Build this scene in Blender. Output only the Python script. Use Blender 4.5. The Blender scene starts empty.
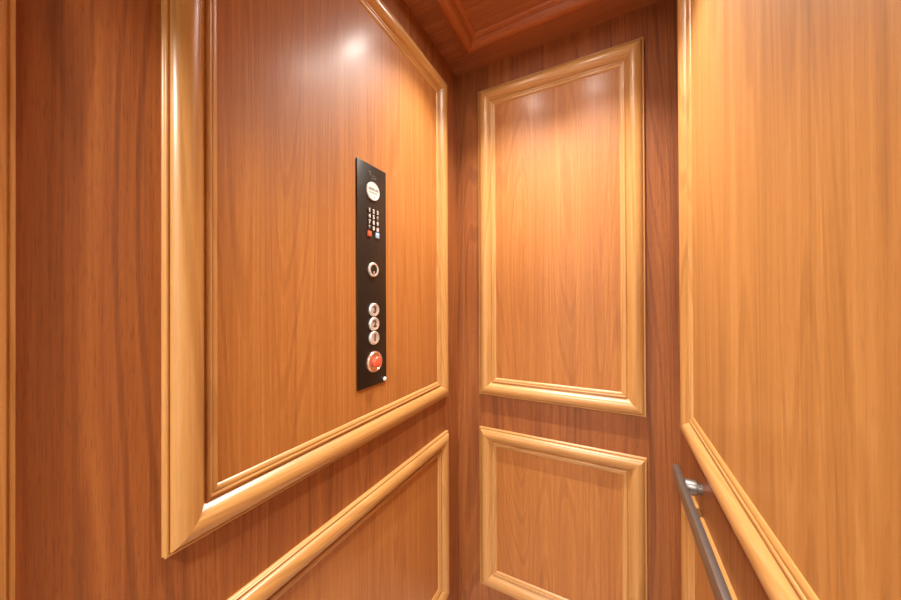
import bpy, bmesh, math, random
from math import sin, cos, pi, radians
from mathutils import Vector, Euler

random.seed(7)
C = bpy.context.scene.collection
SC = bpy.context.scene

# All plan numbers are relative to the lens; S turns them into metres.
S = 0.9
EYE = 1.55


def W(x, y, z):
    return Vector((S * x, S * y, S * (z + EYE)))


# lift cab box
XL, XR, YB, YF, ZC, ZF = -0.7041, 0.2209, 1.417, -0.42, 1.1482, -1.55
DX0, DX1, DZ = -0.60, 0.10, 0.80        # doorway behind the camera

# ------------------------------------------------------------------ camera
cam = bpy.data.cameras.new('camera')
cam.sensor_width = 36.0
cam.lens = 311.0 / 901.0 * 36.0
cam.shift_x = -3.35 / 901.0
cam.shift_y = -0.1 / 901.0
cam.clip_start = 0.01
co = bpy.data.objects.new('camera', cam)
co.location = W(0, 0, 0)
co.rotation_euler = (Euler((pi / 2 + radians(0.222), 0, radians(27.09))).to_matrix()
                     @ Euler((0, 0, radians(-0.25))).to_matrix()).to_euler()
C.objects.link(co)
SC.camera = co

# ------------------------------------------------------------------ world, exposure
w = bpy.data.worlds.new('world')
SC.world = w
w.use_nodes = True
w.node_tree.nodes['Background'].inputs[0].default_value = (1.0, 0.93, 0.85, 1)
w.node_tree.nodes['Background'].inputs[1].default_value = 0.3
SC.view_settings.view_transform = 'Standard'
SC.view_settings.look = 'None'
SC.view_settings.gamma = 1
SC.view_settings.use_curve_mapping = False
SC.view_settings.exposure = -0.09
BEAM = 108
LENS = 190.0
LAMP_W = 74.0          # each cab downlight
LAMP_COL = (1.0, 0.95, 0.87)
HALL_FILL_W = 64.0  # power of the fill lamp added on the unseen landing
HALL_FILL_COL = (1.0, 0.95, 0.90)


# ------------------------------------------------------------------ materials
def mat_new(name):
    m = bpy.data.materials.new(name)
    m.use_nodes = True
    nt = m.node_tree
    return m, nt, nt.nodes['Principled BSDF']


def simple(name, col, rough=0.5, metal=0.0, emit=None, strength=0.0, bump=None):
    m, nt, b = mat_new(name)
    b.inputs['Base Color'].default_value = (*col, 1)
    b.inputs['Roughness'].default_value = rough
    b.inputs['Metallic'].default_value = metal
    if emit:
        b.inputs['Emission Color'].default_value = (*emit, 1)
        b.inputs['Emission Strength'].default_value = strength
    tc = nt.nodes.new('ShaderNodeTexCoord')
    n = nt.nodes.new('ShaderNodeTexNoise')
    n.inputs['Scale'].default_value = 60 if bump is None else bump
    n.inputs['Detail'].default_value = 3
    nt.links.new(tc.outputs['Object'], n.inputs['Vector'])
    mr = nt.nodes.new('ShaderNodeMapRange')
    mr.inputs['To Min'].default_value = max(0.02, rough - 0.07)
    mr.inputs['To Max'].default_value = min(1, rough + 0.07)
    nt.links.new(n.outputs['Fac'], mr.inputs['Value'])
    nt.links.new(mr.outputs['Result'], b.inputs['Roughness'])
    return m


def wood(name, axis, dark, mid, light, seed=0.0, figure=0.5, streak=0.5, pores=0.5,
         rough=0.52, bump=0.12, coat=0.30, stripes=7.0, band=17.0, bandw=1.5):
    """Lacquered veneer with its grain along world axis 0/1/2."""
    m, nt, b = mat_new(name)
    N, L = nt.nodes.new, nt.links.new
    tc = N('ShaderNodeTexCoord')

    def noise(across, along, detail=3.0, rgh=0.5, off=0.0, dist=0.0):
        mp = N('ShaderNodeMapping')
        s = [across] * 3
        s[axis] = along
        mp.inputs['Scale'].default_value = s
        mp.inputs['Location'].default_value = (seed + off, seed * 1.7 + off, seed * 0.6 + off)
        L(tc.outputs['Object'], mp.inputs['Vector'])
        n = N('ShaderNodeTexNoise')
        n.inputs['Scale'].default_value = 1.0
        n.inputs['Detail'].default_value = detail
        n.inputs['Roughness'].default_value = rgh
        n.inputs['Distortion'].default_value = dist
        L(mp.outputs['Vector'], n.inputs['Vector'])
        return n.outputs['Fac']

    def math_(op, a, c=None, d=None):
        n = N('ShaderNodeMath')
        n.operation = op
        for i, v in enumerate((a, c, d)):
            if v is None:
                continue
            if isinstance(v, (int, float)):
                n.inputs[i].default_value = v
            else:
                L(v, n.inputs[i])
        return n.outputs[0]

    def rng(v, a, c, d, e):
        n = N('ShaderNodeMapRange')
        n.interpolation_type = 'SMOOTHSTEP'
        n.inputs['From Min'].default_value = a
        n.inputs['From Max'].default_value = c
        n.inputs['To Min'].default_value = d
        n.inputs['To Max'].default_value = e
        L(v, n.inputs['Value'])
        return n.outputs['Result']

    # cathedral figure: contour lines of a slow stretched field
    slow = noise(5.0, 0.30, 1.0, 0.35, 3.1, 0.1)
    wob = noise(30, 2.2, 2, 0.5, 8.0)
    ph = math_('ADD', math_('MULTIPLY', slow, stripes * 2 * pi), math_('MULTIPLY', wob, 1.6))
    rings = math_('MULTIPLY_ADD', math_('SINE', ph), 0.5, 0.5)
    line = rng(rings, 0.72, 1.0, 0.0, 1.0)
    fib = noise(150, 2.0, 4, 0.6, 1.0)
    bands = noise(band, 0.7, 3, 0.6, 5.0)
    fine = noise(520, 14, 2, 0.5, 2.0)
    v = math_('MULTIPLY_ADD', math_('SUBTRACT', rings, 0.5), 0.10 * figure, 0.5)
    v = math_('MULTIPLY_ADD', line, -0.20 * figure, math_('ADD', v, 0.05 * figure))
    v = math_('MULTIPLY_ADD', math_('SUBTRACT', fib, 0.5), 1.1 * streak, v)
    v = math_('MULTIPLY_ADD', math_('SUBTRACT', bands, 0.5), bandw * streak, v)
    v = math_('MULTIPLY_ADD', math_('SUBTRACT', fine, 0.5), 0.35 * streak, v)
    cr = N('ShaderNodeValToRGB')
    e = cr.color_ramp.elements
    e[0].position, e[0].color = 0.18, (*dark, 1)
    e[1].position, e[1].color = 0.82, (*light, 1)
    k = e.new(0.5)
    k.color = (*mid, 1)
    L(v, cr.inputs['Fac'])
    # short dark pores
    pr = rng(noise(620, 34, 1, 0.5, 11.0), 0.56, 0.68, 0.0, 0.55 * pores)
    mx = N('ShaderNodeMix')
    mx.data_type = 'RGBA'
    L(pr, mx.inputs['Factor'])
    L(cr.outputs['Color'], mx.inputs['A'])
    mx.inputs['B'].default_value = (dark[0] * 0.55, dark[1] * 0.5, dark[2] * 0.5, 1)
    L(mx.outputs['Result'], b.inputs['Base Color'])
    b.inputs['Roughness'].default_value = rough
    b.inputs['Coat Weight'].default_value = coat
    b.inputs['Coat Roughness'].default_value = 0.27
    bp = N('ShaderNodeBump')
    bp.inputs['Strength'].default_value = bump
    bp.inputs['Distance'].default_value = 0.002
    L(math_('ADD', fib, math_('MULTIPLY', fine, 0.6)), bp.inputs['Height'])
    L(bp.outputs['Normal'], b.inputs['Normal'])
    return m


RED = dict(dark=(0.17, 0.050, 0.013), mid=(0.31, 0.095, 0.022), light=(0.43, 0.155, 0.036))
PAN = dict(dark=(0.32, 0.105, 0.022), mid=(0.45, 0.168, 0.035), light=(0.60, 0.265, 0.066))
PAR = dict(dark=(0.36, 0.155, 0.036), mid=(0.52, 0.240, 0.062), light=(0.66, 0.34, 0.105))
MLD = dict(dark=(0.34, 0.155, 0.045), mid=(0.56, 0.285, 0.086), light=(0.72, 0.42, 0.175))
CEI = dict(dark=(0.18, 0.050, 0.016), mid=(0.33, 0.105, 0.034), light=(0.44, 0.16, 0.055))
M = {}
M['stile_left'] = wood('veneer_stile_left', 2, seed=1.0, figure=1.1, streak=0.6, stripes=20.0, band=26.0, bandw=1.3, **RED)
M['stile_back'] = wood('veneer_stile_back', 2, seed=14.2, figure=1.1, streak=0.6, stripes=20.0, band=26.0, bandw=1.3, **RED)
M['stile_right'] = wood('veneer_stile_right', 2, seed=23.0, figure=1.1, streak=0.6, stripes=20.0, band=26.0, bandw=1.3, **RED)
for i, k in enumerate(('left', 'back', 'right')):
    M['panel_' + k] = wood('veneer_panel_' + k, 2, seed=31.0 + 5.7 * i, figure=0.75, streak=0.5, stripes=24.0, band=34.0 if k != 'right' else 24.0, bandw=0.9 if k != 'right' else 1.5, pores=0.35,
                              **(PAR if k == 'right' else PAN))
for a, k in enumerate('xyz'):
    M['mould_' + k] = wood('moulding_wood_' + k, a, seed=4.0 + a, figure=0.8, stripes=24.0, streak=0.4, pores=0.15,
                           rough=0.34, bump=0.05, coat=0.35, **MLD)
    M['cmould_' + k] = wood('ceiling_moulding_wood_' + k, a, seed=9.0 + a, figure=0.3, streak=0.35, pores=0.4,
                            rough=0.3, coat=0.1, dark=(0.22, 0.055, 0.015), mid=(0.38, 0.11, 0.03), light=(0.5, 0.18, 0.055))
M['ceiling'] = wood('ceiling_veneer', 0, seed=2.5, figure=0.5, **CEI)
M['black'] = simple('black_anodised_plate', (0.030, 0.023, 0.018), 0.36, 0.4)
M['black_plastic'] = simple('black_plastic', (0.012, 0.010, 0.009), 0.5)
M['white'] = simple('white_enamel', (0.82, 0.80, 0.76), 0.35)
M['ink'] = simple('dark_ink', (0.06, 0.055, 0.05), 0.6)
M['keycap'] = simple('keycap_grey', (0.05, 0.04, 0.035), 0.45)
M['legend'] = simple('keycap_legend', (0.75, 0.72, 0.66), 0.5)
M['red'] = simple('red_plastic', (0.80, 0.13, 0.06), 0.3)
M['blue'] = simple('pale_blue_plastic', (0.42, 0.60, 0.82), 0.4)
M['steel'] = simple('bright_steel', (0.84, 0.81, 0.78), 0.36, 0.65)
M['bronze'] = simple('brushed_dark_metal', (0.25, 0.22, 0.20), 0.38, 0.75, bump=300)
M['paint'] = simple('hall_paint', (0.80, 0.78, 0.74), 0.7)
M['hall_floor'] = simple('hall_floor_stone', (0.45, 0.38, 0.30), 0.4)
M['lens'] = simple('lamp_lens', (0.9, 0.9, 0.9), 0.4, 0, LAMP_COL, LENS)
M['hall_fill_disc'] = simple('hall_fill_glow', (0.9, 0.9, 0.9), 0.4, 0, HALL_FILL_COL, 6.0)  # glowing disc of the added landing fill lamp


def floor_tiles():
    m, nt, b = mat_new('cab_floor_tile')
    tc = nt.nodes.new('ShaderNodeTexCoord')
    br = nt.nodes.new('ShaderNodeTexBrick')
    br.offset = 0
    br.inputs['Scale'].default_value = 3.3
    br.inputs['Brick Width'].default_value = 1
    br.inputs['Row Height'].default_value = 1
    br.inputs['Mortar Size'].default_value = 0.012
    br.inputs['Color1'].default_value = (0.78, 0.62, 0.45, 1)
    br.inputs['Color2'].default_value = (0.74, 0.58, 0.41, 1)
    br.inputs['Mortar'].default_value = (0.25, 0.2, 0.16, 1)
    nt.links.new(tc.outputs['Object'], br.inputs['Vector'])
    nt.links.new(br.outputs['Color'], b.inputs['Base Color'])
    b.inputs['Roughness'].default_value = 0.3
    return m


M['tile'] = floor_tiles()


# ------------------------------------------------------------------ helpers
def link(name, bm, mat, parent=None, smooth=None):
    me = bpy.data.meshes.new(name)
    bmesh.ops.recalc_face_normals(bm, faces=bm.faces[:])
    bm.to_mesh(me)
    bm.free()
    me.materials.append(mat)
    if smooth is not None:
        for p in me.polygons:
            p.use_smooth = True
        me.set_sharp_from_angle(angle=radians(smooth))
    o = bpy.data.objects.new(name, me)
    C.objects.link(o)
    if parent is not None:
        # meshes are written in world coordinates; keep them there under an offset parent
        off = parent.location.copy()
        q = parent.parent
        while q is not None:
            off += q.location
            q = q.parent
        o.parent = parent
        o.location = -off
    return o


def rebase(o, base):
    """Move an object's origin to a world point (mesh stays put)."""
    base = Vector(base)
    for v in o.data.vertices:
        v.co -= base
    off = Vector((0, 0, 0))
    q = o.parent
    while q is not None:
        off += q.location
        q = q.parent
    o.location = base - off
    return o


def tag(o, label=None, cat=None, group=None, kind=None):
    if label:
        o['label'] = label
    if cat:
        o['category'] = cat
    if group:
        o['group'] = group
    if kind:
        o['kind'] = kind
    return o


def empty(name, loc):
    o = bpy.data.objects.new(name, None)
    o.empty_display_size = 0.05
    o.location = loc
    C.objects.link(o)
    return o


def box(bm, a, c, bevel=0.0, seg=2):
    """Box between two plan points (unit coordinates)."""
    p, q = W(*a), W(*c)
    lo = Vector([min(p[i], q[i]) for i in range(3)])
    hi = Vector([max(p[i], q[i]) for i in range(3)])
    r = bmesh.ops.create_cube(bm, size=1.0)
    for v in r['verts']:
        v.co = Vector([lo[i] + (v.co[i] + 0.5) * (hi[i] - lo[i]) for i in range(3)])
    if bevel:
        es = list({e for v in r['verts'] for e in v.link_edges})
        bmesh.ops.bevel(bm, geom=es, offset=bevel * S, segments=seg, profile=0.5, affect='EDGES')
    return bm


def mkbox(name, a, c, mat, parent=None, bevel=0.0, seg=2):
    bm = bmesh.new()
    box(bm, a, c, bevel, seg)
    return link(name, bm, mat, parent, 40 if bevel else None)


def lathe(bm, origin, axis, prof, n=40, cap=True):
    """Turn profile [(distance along axis, radius)] about axis; unit coordinates."""
    ax = Vector(axis).normalized()
    t = Vector((0, 0, 1)) if abs(ax.z) < 0.9 else Vector((0, 1, 0))
    u = ax.cross(t).normalized()
    v = ax.cross(u)
    o = W(*origin)
    rings = []
    for d, r in prof:
        if r < 1e-6:
            rings.append([bm.verts.new(o + ax * d * S)])
        else:
            rings.append([bm.verts.new(o + ax * d * S + (u * cos(2 * pi * i / n) + v * sin(2 * pi * i / n)) * r * S)
                          for i in range(n)])
    for A, B in zip(rings, rings[1:]):
        for i in range(n):
            j = (i + 1) % n
            if len(A) == 1 and len(B) == 1:
                continue
            if len(A) == 1:
                bm.faces.new((A[0], B[i], B[j]))
            elif len(B) == 1:
                bm.faces.new((A[i], A[j], B[0]))
            else:
                bm.faces.new((A[i], A[j], B[j], B[i]))
    if cap:
        for R in (rings[0], rings[-1]):
            if len(R) > 1:
                bm.faces.new(R)
    return bm


# ------------------------------------------------------------------ the cab shell
T = 0.03
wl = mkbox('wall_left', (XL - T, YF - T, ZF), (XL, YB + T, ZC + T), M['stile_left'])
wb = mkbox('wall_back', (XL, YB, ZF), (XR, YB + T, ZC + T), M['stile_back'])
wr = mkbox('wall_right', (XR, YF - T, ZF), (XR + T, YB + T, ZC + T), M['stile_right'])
bm = bmesh.new()
box(bm, (XL, YF - T, ZF), (DX0, YF, ZC + T))
box(bm, (DX1, YF - T, ZF), (XR, YF, ZC + T))
box(bm, (DX0, YF - T, DZ), (DX1, YF, ZC + T))
wf = link('wall_front', bm, M['stile_left'])
fl = mkbox('floor', (XL - T, YF - T, ZF - 0.04), (XR + T, YB + T, ZF), M['tile'])
ce = mkbox('ceiling', (XL, YF, ZC), (XR, YB, ZC + T), M['ceiling'])
tag(wl, 'left wood-veneered wall of the lift cab, behind the black button panel', 'wall', kind='structure')
tag(wb, 'back wood-veneered wall of the lift cab with two framed panels', 'wall', kind='structure')
tag(wr, 'right wood-veneered wall of the lift cab, behind the handrail', 'wall', kind='structure')
tag(wf, 'front wall of the lift cab around the doorway', 'wall', kind='structure')
tag(fl, 'tiled floor of the lift cab', 'floor', kind='structure')
tag(ce, 'dark reddish wood ceiling of the lift cab', 'ceiling', kind='structure')
# back border board of the ceiling, a touch lower than the field
mkbox('border_board', (XL, 1.312, ZC - 0.005), (XR, YB, ZC), M['ceiling'], ce)

# ------------------------------------------------------------------ bolection mouldings
WID = 0.086
K = WID / 0.078
PROF = [(0, 0), (0, .0042), (.0010, .0054), (.0016, .0070), (.0016, .0082), (.0004, .0092), (.0002, .0108), (.0006, .0126),
        (.0016, .0138), (.0032, .0142), (.0046, .0138), (.0052, .0126), (.0066, .0126), (.0074, .0160),
        (.0095, .0195), (.013, .0228), (.017, .0252), (.022, .0270), (.028, .0276), (.034, .0268),
        (.040, .0244), (.045, .0206), (.049, .0162), (.052, .0118), (.0542, .0082), (.0560, .0064), (.0580, .0060),
        (.0585, .0082), (.0592, .0104), (.0606, .0118), (.0624, .0122), (.0642, .0117), (.0656, .0105), (.0660, .0088),
        (.0672, .0086), (.0680, .0093), (.0700, .0095), (.0725, .0086), (.0755, .0062), (.0774, .0036), (.078, .0010), (.078, 0)]
PROF = [(s * K, h) for s, h in PROF]


def frame(idx, to3, a0, a1, b0, b1, mats, label, base):
    """Mitred four-piece moulding. to3(a,b,h)->plan point; mats=(along a, along b)."""
    root = empty('trim_%d' % idx, W(*to3(base[0], base[1], 0)))
    tag(root, label, 'trim', kind='structure')
    sides = [((a0, b0), (a1, b0), (1, 1), (-1, 1), mats[0], 'rail'),
             ((a0, b1), (a1, b1), (1, -1), (-1, -1), mats[0], 'rail'),
             ((a0, b0), (a0, b1), (1, 1), (1, -1), mats[1], 'stile'),
             ((a1, b0), (a1, b1), (-1, 1), (-1, -1), mats[1], 'stile')]
    for P, Q, dp, dq, mt, nm in sides:
        bm = bmesh.new()
        A = [bm.verts.new(W(*to3(P[0] + dp[0] * s, P[1] + dp[1] * s, h))) for s, h in PROF]
        B = [bm.verts.new(W(*to3(Q[0] + dq[0] * s, Q[1] + dq[1] * s, h))) for s, h in PROF]
        for i in range(len(PROF)):
            j = (i + 1) % len(PROF)
            bm.faces.new((A[i], A[j], B[j], B[i]))
        bm.faces.new(A)
        bm.faces.new(B[::-1])
        link(nm, bm, mt, root, 32)
    return root


def f_left(a, b, h):
    return (XL + h, a, b)


def f_back(a, b, h):
    return (a, YB - h, b)


def f_right(a, b, h):
    return (XR - h, a, b)


def f_ceil(a, b, h):
    return (a, b, ZC - h)


def f_ceil_in(a, b, h):
    return (a, b, ZC - h)


UP = (-0.4448, 1.0213)
LO = (-1.3689, -0.6067)
MY, MX = (M['mould_y'], M['mould_z']), (M['mould_x'], M['mould_z'])
LY = (0.2515, 1.289)
NY = (-0.33, 0.101)
RY = (0.2483, 1.268)
BX = (-0.5825, 0.1128)
specs = [
    (1, f_left, LY, UP, MY, 'pale wood moulding frame around the black button panel on the left wall', wl, 'panel_left'),
    (2, f_left, LY, LO, MY, 'lower pale wood moulding frame on the left wall, below the button panel', wl, 'panel_left'),
    (3, f_back, BX, (-0.452, UP[1]), MX, 'tall upper pale wood moulding frame on the back wall', wb, 'panel_back'),
    (4, f_back, BX, (LO[0], -0.611), MX, 'lower pale wood moulding frame on the back wall', wb, 'panel_back'),
    (5, f_right, RY, UP, MY, 'upper pale wood moulding frame on the right wall, above the handrail', wr, 'panel_right'),
    (6, f_right, RY, LO, MY, 'lower pale wood moulding frame on the right wall, below the handrail', wr, 'panel_right'),
    (7, f_left, NY, UP, MY, 'narrow moulding frame at the far left edge of the photo', wl, 'panel_left'),
    (8, f_left, NY, LO, MY, 'narrow lower moulding frame on the left wall nearest the doorway', wl, 'panel_left'),
    (9, f_right, NY, UP, MY, 'narrow upper moulding frame on the right wall nearest the doorway', wr, 'panel_right'),
    (10, f_right, NY, LO, MY, 'narrow lower moulding frame on the right wall nearest the doorway', wr, 'panel_right'),
]
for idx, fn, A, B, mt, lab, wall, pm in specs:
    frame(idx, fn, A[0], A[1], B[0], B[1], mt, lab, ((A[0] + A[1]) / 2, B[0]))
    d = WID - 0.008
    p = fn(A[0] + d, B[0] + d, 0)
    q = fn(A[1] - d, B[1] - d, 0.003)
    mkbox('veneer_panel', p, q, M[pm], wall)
# ceiling frame
CX, CY = (-0.598, 0.104), (-0.24, 1.305)
frame(11, f_ceil, CX[0], CX[1], CY[0], CY[1], (M['cmould_x'], M['cmould_y']),
      'reddish wood moulding frame on the ceiling around its centre panel', (-0.247, CY[0]))
mkbox('centre_panel', (CX[0] + .07, CY[0] + .07, ZC - 0.003), (CX[1] - .07, CY[1] - .07, ZC), M['ceiling'], ce)

# ------------------------------------------------------------------ unseen landing, added behind the camera for neutral bounce light
HY0, HY1, HX0, HX1, HZ = -1.9, YF - T, -1.5, 1.0, 1.15
mkh = lambda n, a, c, m, lab, cat: tag(mkbox(n, a, c, m), lab, cat, kind='structure')
mkh('floor_added_landing', (HX0, HY0, ZF - .04), (HX1, HY1, ZF), M['hall_floor'], 'stone floor of the added, unseen landing outside the lift', 'floor')
mkh('ceiling_added_landing', (HX0, HY0, HZ), (HX1, HY1, HZ + T), M['paint'], 'white ceiling of the added, unseen landing outside the lift', 'ceiling')
mkh('wall_added_landing_rear', (HX0, HY0 - T, ZF), (HX1, HY0, HZ), M['paint'], 'white wall of the added, unseen landing facing the lift doorway', 'wall')
mkh('wall_added_landing_left', (HX0 - T, HY0, ZF), (HX0, HY1, HZ), M['paint'], 'white left wall of the added, unseen landing', 'wall')
mkh('wall_added_landing_right', (HX1, HY0, ZF), (HX1 + T, HY1, HZ), M['paint'], 'white right wall of the added, unseen landing', 'wall')
bm = bmesh.new()
box(bm, (HX0, HY1 - T, ZF), (DX0, HY1, HZ))
box(bm, (DX1, HY1 - T, ZF), (HX1, HY1, HZ))
box(bm, (DX0, HY1 - T, DZ), (DX1, HY1, HZ))
tag(link('wall_added_landing_front', bm, M['paint']), 'white wall of the added, unseen landing around the lift doorway', 'wall', kind='structure')


# ------------------------------------------------------------------ lamps
def lamp(name, x, y, z, r, power, col, lens, ring, label, cat, group, beam=None):
    root = empty(name, W(x, y, z))
    tag(root, label, cat, group)
    bm = bmesh.new()
    lathe(bm, (x, y, z), (0, 0, -1), [(0, r * 1.35), (.003, r * 1.33), (.006, r * 1.22), (.007, r * 1.05), (.004, r),
                                      (0, r)], cap=False)
    link('trim_ring', bm, ring, root, 50)
    bm = bmesh.new()
    lathe(bm, (x, y, z), (0, 0, -1), [(0, r * .99), (.003, r * .99), (.004, r * .9), (.0045, 0)])
    link('lens', bm, lens, root, 50)
    if beam:
        ld = bpy.data.lights.new(name + '_light', 'SPOT')
        ld.spot_size = radians(beam)
        ld.spot_blend = 1.0
        ld.shadow_soft_size = r * S * 0.45
    else:
        ld = bpy.data.lights.new(name + '_light', 'AREA')
        ld.shape = 'DISK'
        ld.size = 2 * r * S * 0.95
    ld.energy = power
    ld.color = col
    lo = bpy.data.objects.new('bulb', ld)
    lo.parent = root
    lo.location = (0, 0, -0.009 * S)
    C.objects.link(lo)
    return root


LX = (-0.400, -0.080)
for i, (lx, ly, t) in enumerate([(LX[0], 1.025, 'round recessed ceiling downlight at the back left'),
                                 (LX[1], 1.025, 'round recessed ceiling downlight at the back right'),
                                 ]):
    lamp('ceiling_downlight', lx, ly, ZC - 0.003, 0.030, LAMP_W, LAMP_COL, M['lens'], M['steel'],
         t + ' of the wooden lift ceiling', 'ceiling light', 'downlights in the lift ceiling', BEAM)
lamp('landing_fill_lamp', -0.25, -1.15, HZ, 0.16, HALL_FILL_W, HALL_FILL_COL, M['hall_fill_disc'], M['white'],  # added fill lamp, unseen, sends neutral light through the doorway
     'added round fill light on the ceiling of the unseen landing outside the lift', 'ceiling light', None)

# ------------------------------------------------------------------ control panel on the left wall
PX = XL + 0.003       # on the veneer panel face
PT = 0.005            # plate thickness
FX = PX + PT          # plate front face
cp = empty('lift_control_panel', W(XL, 0.788, -0.271))
tag(cp, 'tall black lift control panel with keypad and buttons on the left wall', 'control panel')
mkbox('faceplate', (PX, 0.720, -0.271), (FX, 0.856, 0.457), M['black'], cp, 0.0012)


def disc(name, y, z, prof, mat, parent, n=40, smooth=35):
    bm = bmesh.new()
    lathe(bm, (FX, y, z), (1, 0, 0), prof, n)
    o = link(name, bm, mat, parent, smooth)
    return rebase(o, W(FX, y, z))


def text(name, s, y, z, x, size, mat, parent, bold=0.0):
    """Text lying on the left wall, reading towards +y, standing up in z."""
    cu = bpy.data.curves.new(name, 'FONT')
    cu.body = s
    cu.size = size * S
    cu.extrude = 0.0004
    cu.offset = bold
    cu.align_x = 'CENTER'
    cu.align_y = 'CENTER'
    tmp = bpy.data.objects.new(name, cu)
    C.objects.link(tmp)
    dg = bpy.context.evaluated_depsgraph_get()
    dg.update()
    me = bpy.data.meshes.new_from_object(tmp.evaluated_get(dg))
    bpy.data.objects.remove(tmp)
    o = bpy.data.objects.new(name, me)
    C.objects.link(o)
    me.materials.clear()
    me.materials.append(mat)
    base = W(x, y, z)
    for v in me.vertices:
        a, b_, c_ = v.co
        v.co = Vector((c_, a, b_))
    off = Vector((0, 0, 0))
    q = parent
    while q is not None:
        off += q.location
        q = q.parent
    o.parent = parent
    o.location = base - off
    return o


# engraved mark above the emblem
bm = bmesh.new()
for (dy, dz, ly, lz) in [(-.016, .010, .012, .0022), (-.012, .004, .003, .010), (.002, .000, .012, .0022),
                         (.006, -.008, .010, .002), (-.004, -.010, .003, .008), (.014, -.004, .003, .008)]:
    box(bm, (FX, .790 + dy - ly / 2, .423 + dz - lz / 2), (FX + .0004, .790 + dy + ly / 2, .423 + dz + lz / 2))
link('engraved_mark', bm, simple('engraving_grey', (0.16, 0.13, 0.11), 0.5), cp)
# white round emblem, dark lettering too small to read
em = disc('emblem', 0.789, 0.371, [(0, .0300), (.003, .0300), (.0042, .0290), (.0042, .0270), (.0035, .0265), (.0035, 0)],
          M['white'], cp, 56)
bm = bmesh.new()
rr = random.Random(3)
x0 = FX + .0035
for row, (zz, half, hh) in enumerate([(.006, .0225, .0085), (-.006, .019, .006)]):
    n = 7 if row == 0 else 8
    for i in range(n):
        yy = .789 - half + 2 * half * (i + .5) / n
        z0 = .371 + zz
        if row == 0:
            box(bm, (x0, yy - .0022, z0 - hh / 2), (x0 + .0005, yy - .0010, z0 + hh / 2))
            k = rr.choice((-1, 0, 1))
            box(bm, (x0, yy - .0010, z0 + k * hh * .36 - .0007), (x0 + .0005, yy + .0016, z0 + k * hh * .36 + .0007))
            if rr.random() < .6:
                box(bm, (x0, yy + .0012, z0 - hh / 2), (x0 + .0005, yy + .0022, z0 + hh / 2))
        else:
            box(bm, (x0, yy - .0014, z0 - hh * rr.uniform(.2, .5)), (x0 + .0005, yy - .0002, z0 + hh * .45))
            box(bm, (x0, yy - .0002, z0 - .0005), (x0 + .0005, yy + .0012, z0 + .0005))
box(bm, (x0, .789 + .004, .371 - .021), (x0 + .0005, .789 + .008, .371 - .018))
link('lettering', bm, M['ink'], em)
# keypad: four rows of three
legend = ['123', '456', '789', '*0#']
keys_y = (0.7715, 0.7905, 0.8095)
for r, row in enumerate(legend):
    for c, ch in enumerate(row):
        y, z = keys_y[c], 0.3045 - 0.0187 * r
        bm = bmesh.new()
        box(bm, (FX, y - .0072, z - .0072), (FX + .003, y + .0072, z + .0072), .001, 2)
        k = rebase(link('keypad_key', bm, M['keycap'], cp, 40), W(FX, y, z))
        text('legend', ch, y, z, FX + .0031, .0175, M['legend'], k, 0.0006)
for nm, y, mt, lab in (('alarm_key', 0.7715, 'red', 'red square key'), ('call_key', 0.8085, 'blue', 'pale blue square key')):
    bm = bmesh.new()
    box(bm, (FX, y - .0088, .2285 - .0090), (FX + .004, y + .0088, .2285 + .0090), .0014, 2)
    tag(rebase(link(nm, bm, M[mt], cp, 40), W(FX, y, .2285)), lab)
# speaker slots
bm = bmesh.new()
for i in range(5):
    y = .770 + .0092 * i
    box(bm, (FX, y - .0021, .166), (FX + .0004, y + .0021, .194), .0001, 1)
link('speaker_slots', bm, M['black_plastic'], cp)
# key switch
ks = disc('key_switch', 0.789, 0.112, [(0, .0235), (.0035, .0235), (.0058, .0215), (.0058, .0165), (.0030, .0155), (.0030, 0)],
          M['steel'], cp, 48)
bm = bmesh.new()
lathe(bm, (FX + .0030, 0.789, 0.112), (1, 0, 0), [(0, .0153), (.0012, .0150), (.0014, 0)])
kc = link('lock_core', bm, M['black_plastic'], ks, 35)
bm = bmesh.new()
box(bm, (FX + .0044, .7868, .0985), (FX + .0062, .7912, .1075), .0004, 1)
link('keyway', bm, M['steel'], kc)
bm = bmesh.new()
for dy, dz in ((-.006, 0), (.003, .002), (.010, -.001)):
    box(bm, (FX, .789 + dy - .0012, .072 + dz), (FX + .0003, .789 + dy + .0012, .080 + dz))
link('switch_marks', bm, simple('marking_dark', (0.012, 0.01, 0.01), 0.6), cp)
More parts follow.
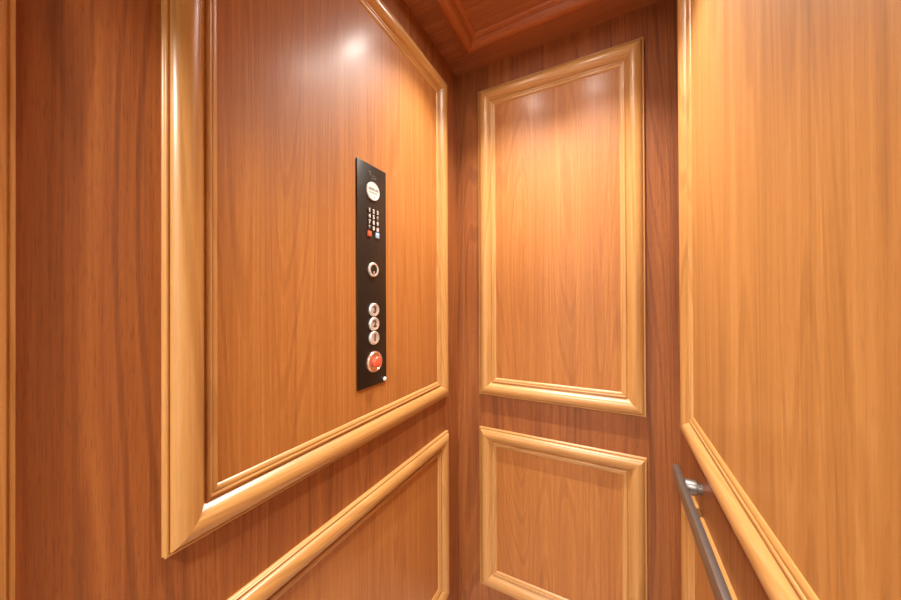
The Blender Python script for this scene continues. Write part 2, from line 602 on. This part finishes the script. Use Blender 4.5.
# floor buttons
for z, ch in ((-.0205, '3'), (-.0670, '2'), (-.1130, '1')):
    b = disc('floor_button', 0.791, z, [(0, .0225), (.004, .0225), (.0068, .0205), (.0074, .0175), (.0062, .0150),
                                        (.0062, 0)], M['steel'], cp, 48)
    t = text('number', ch, .791, z, FX + .0064, .030, M['ink'], b, 0.0012)
# red pull-stop button in its ring
sb = disc('stop_button', 0.793, -.192, [(0, .0345), (.004, .0345), (.0075, .0320), (.0080, .0285), (.0050, .0265), (.0050, 0)],
          simple('copper_tinted_steel', (0.82, 0.52, 0.40), 0.3, 0.8), cp, 56)
bm = bmesh.new()
lathe(bm, (FX + .005, .793, -.192), (1, 0, 0), [(0, .0120), (.004, .0120), (.006, .0150), (.008, .0180), (.011, .0185),
                                                 (.014, .0165), (.0155, .010), (.016, 0)], 40)
tag(link('stop_knob', bm, M['red'], sb, 40), 'red mushroom knob')
# little white indicator at the lower corner
disc('indicator', 0.846, -.261, [(0, .0075), (.0025, .0072), (.0040, .0050), (.0046, 0)], M['white'], cp, 24)

cp.location += Vector((0, -0.0068 * S, -0.0035 * S))
cp.scale = (1, 1, 0.986)

# ------------------------------------------------------------------ handrail on the right wall
HZr = -0.541
hr = empty('handrail', W(XR, 0.62, HZr))
tag(hr, 'dark brushed metal flat-bar handrail on posts along the right wall', 'handrail')
bm = bmesh.new()
outline = []
y0, y1, hz, rr_ = -0.10, 1.21, 0.0205, 0.012
box(bm, (.1670, y0, HZr - hz), (.1825, y1, HZr + hz))
# round the two ends in elevation, then ease the long edges
ends = [e for e in bm.edges if abs(e.verts[0].co.y - e.verts[1].co.y) < 1e-6 and abs(e.verts[0].co.z - e.verts[1].co.z) < 1e-6]
bmesh.ops.bevel(bm, geom=ends, offset=rr_ * S, segments=5, profile=0.5, affect='EDGES')
bmesh.ops.bevel(bm, geom=[e for e in bm.edges if e.calc_face_angle(0) > radians(60)], offset=0.0018, segments=2,
                profile=0.5, affect='EDGES')
link('bar', bm, M['bronze'], hr, 35)
for py in (1.108, 0.10):
    bm = bmesh.new()
    lathe(bm, (.1825, py, HZr + .003), (1, 0, 0), [(0, .0205), (.001, .0212), (.0255, .0212), (.0268, .0200), (.0270, .0150), (XR - .1825, .0150)], 36)
    link('post', bm, M['bronze'], hr, 35)
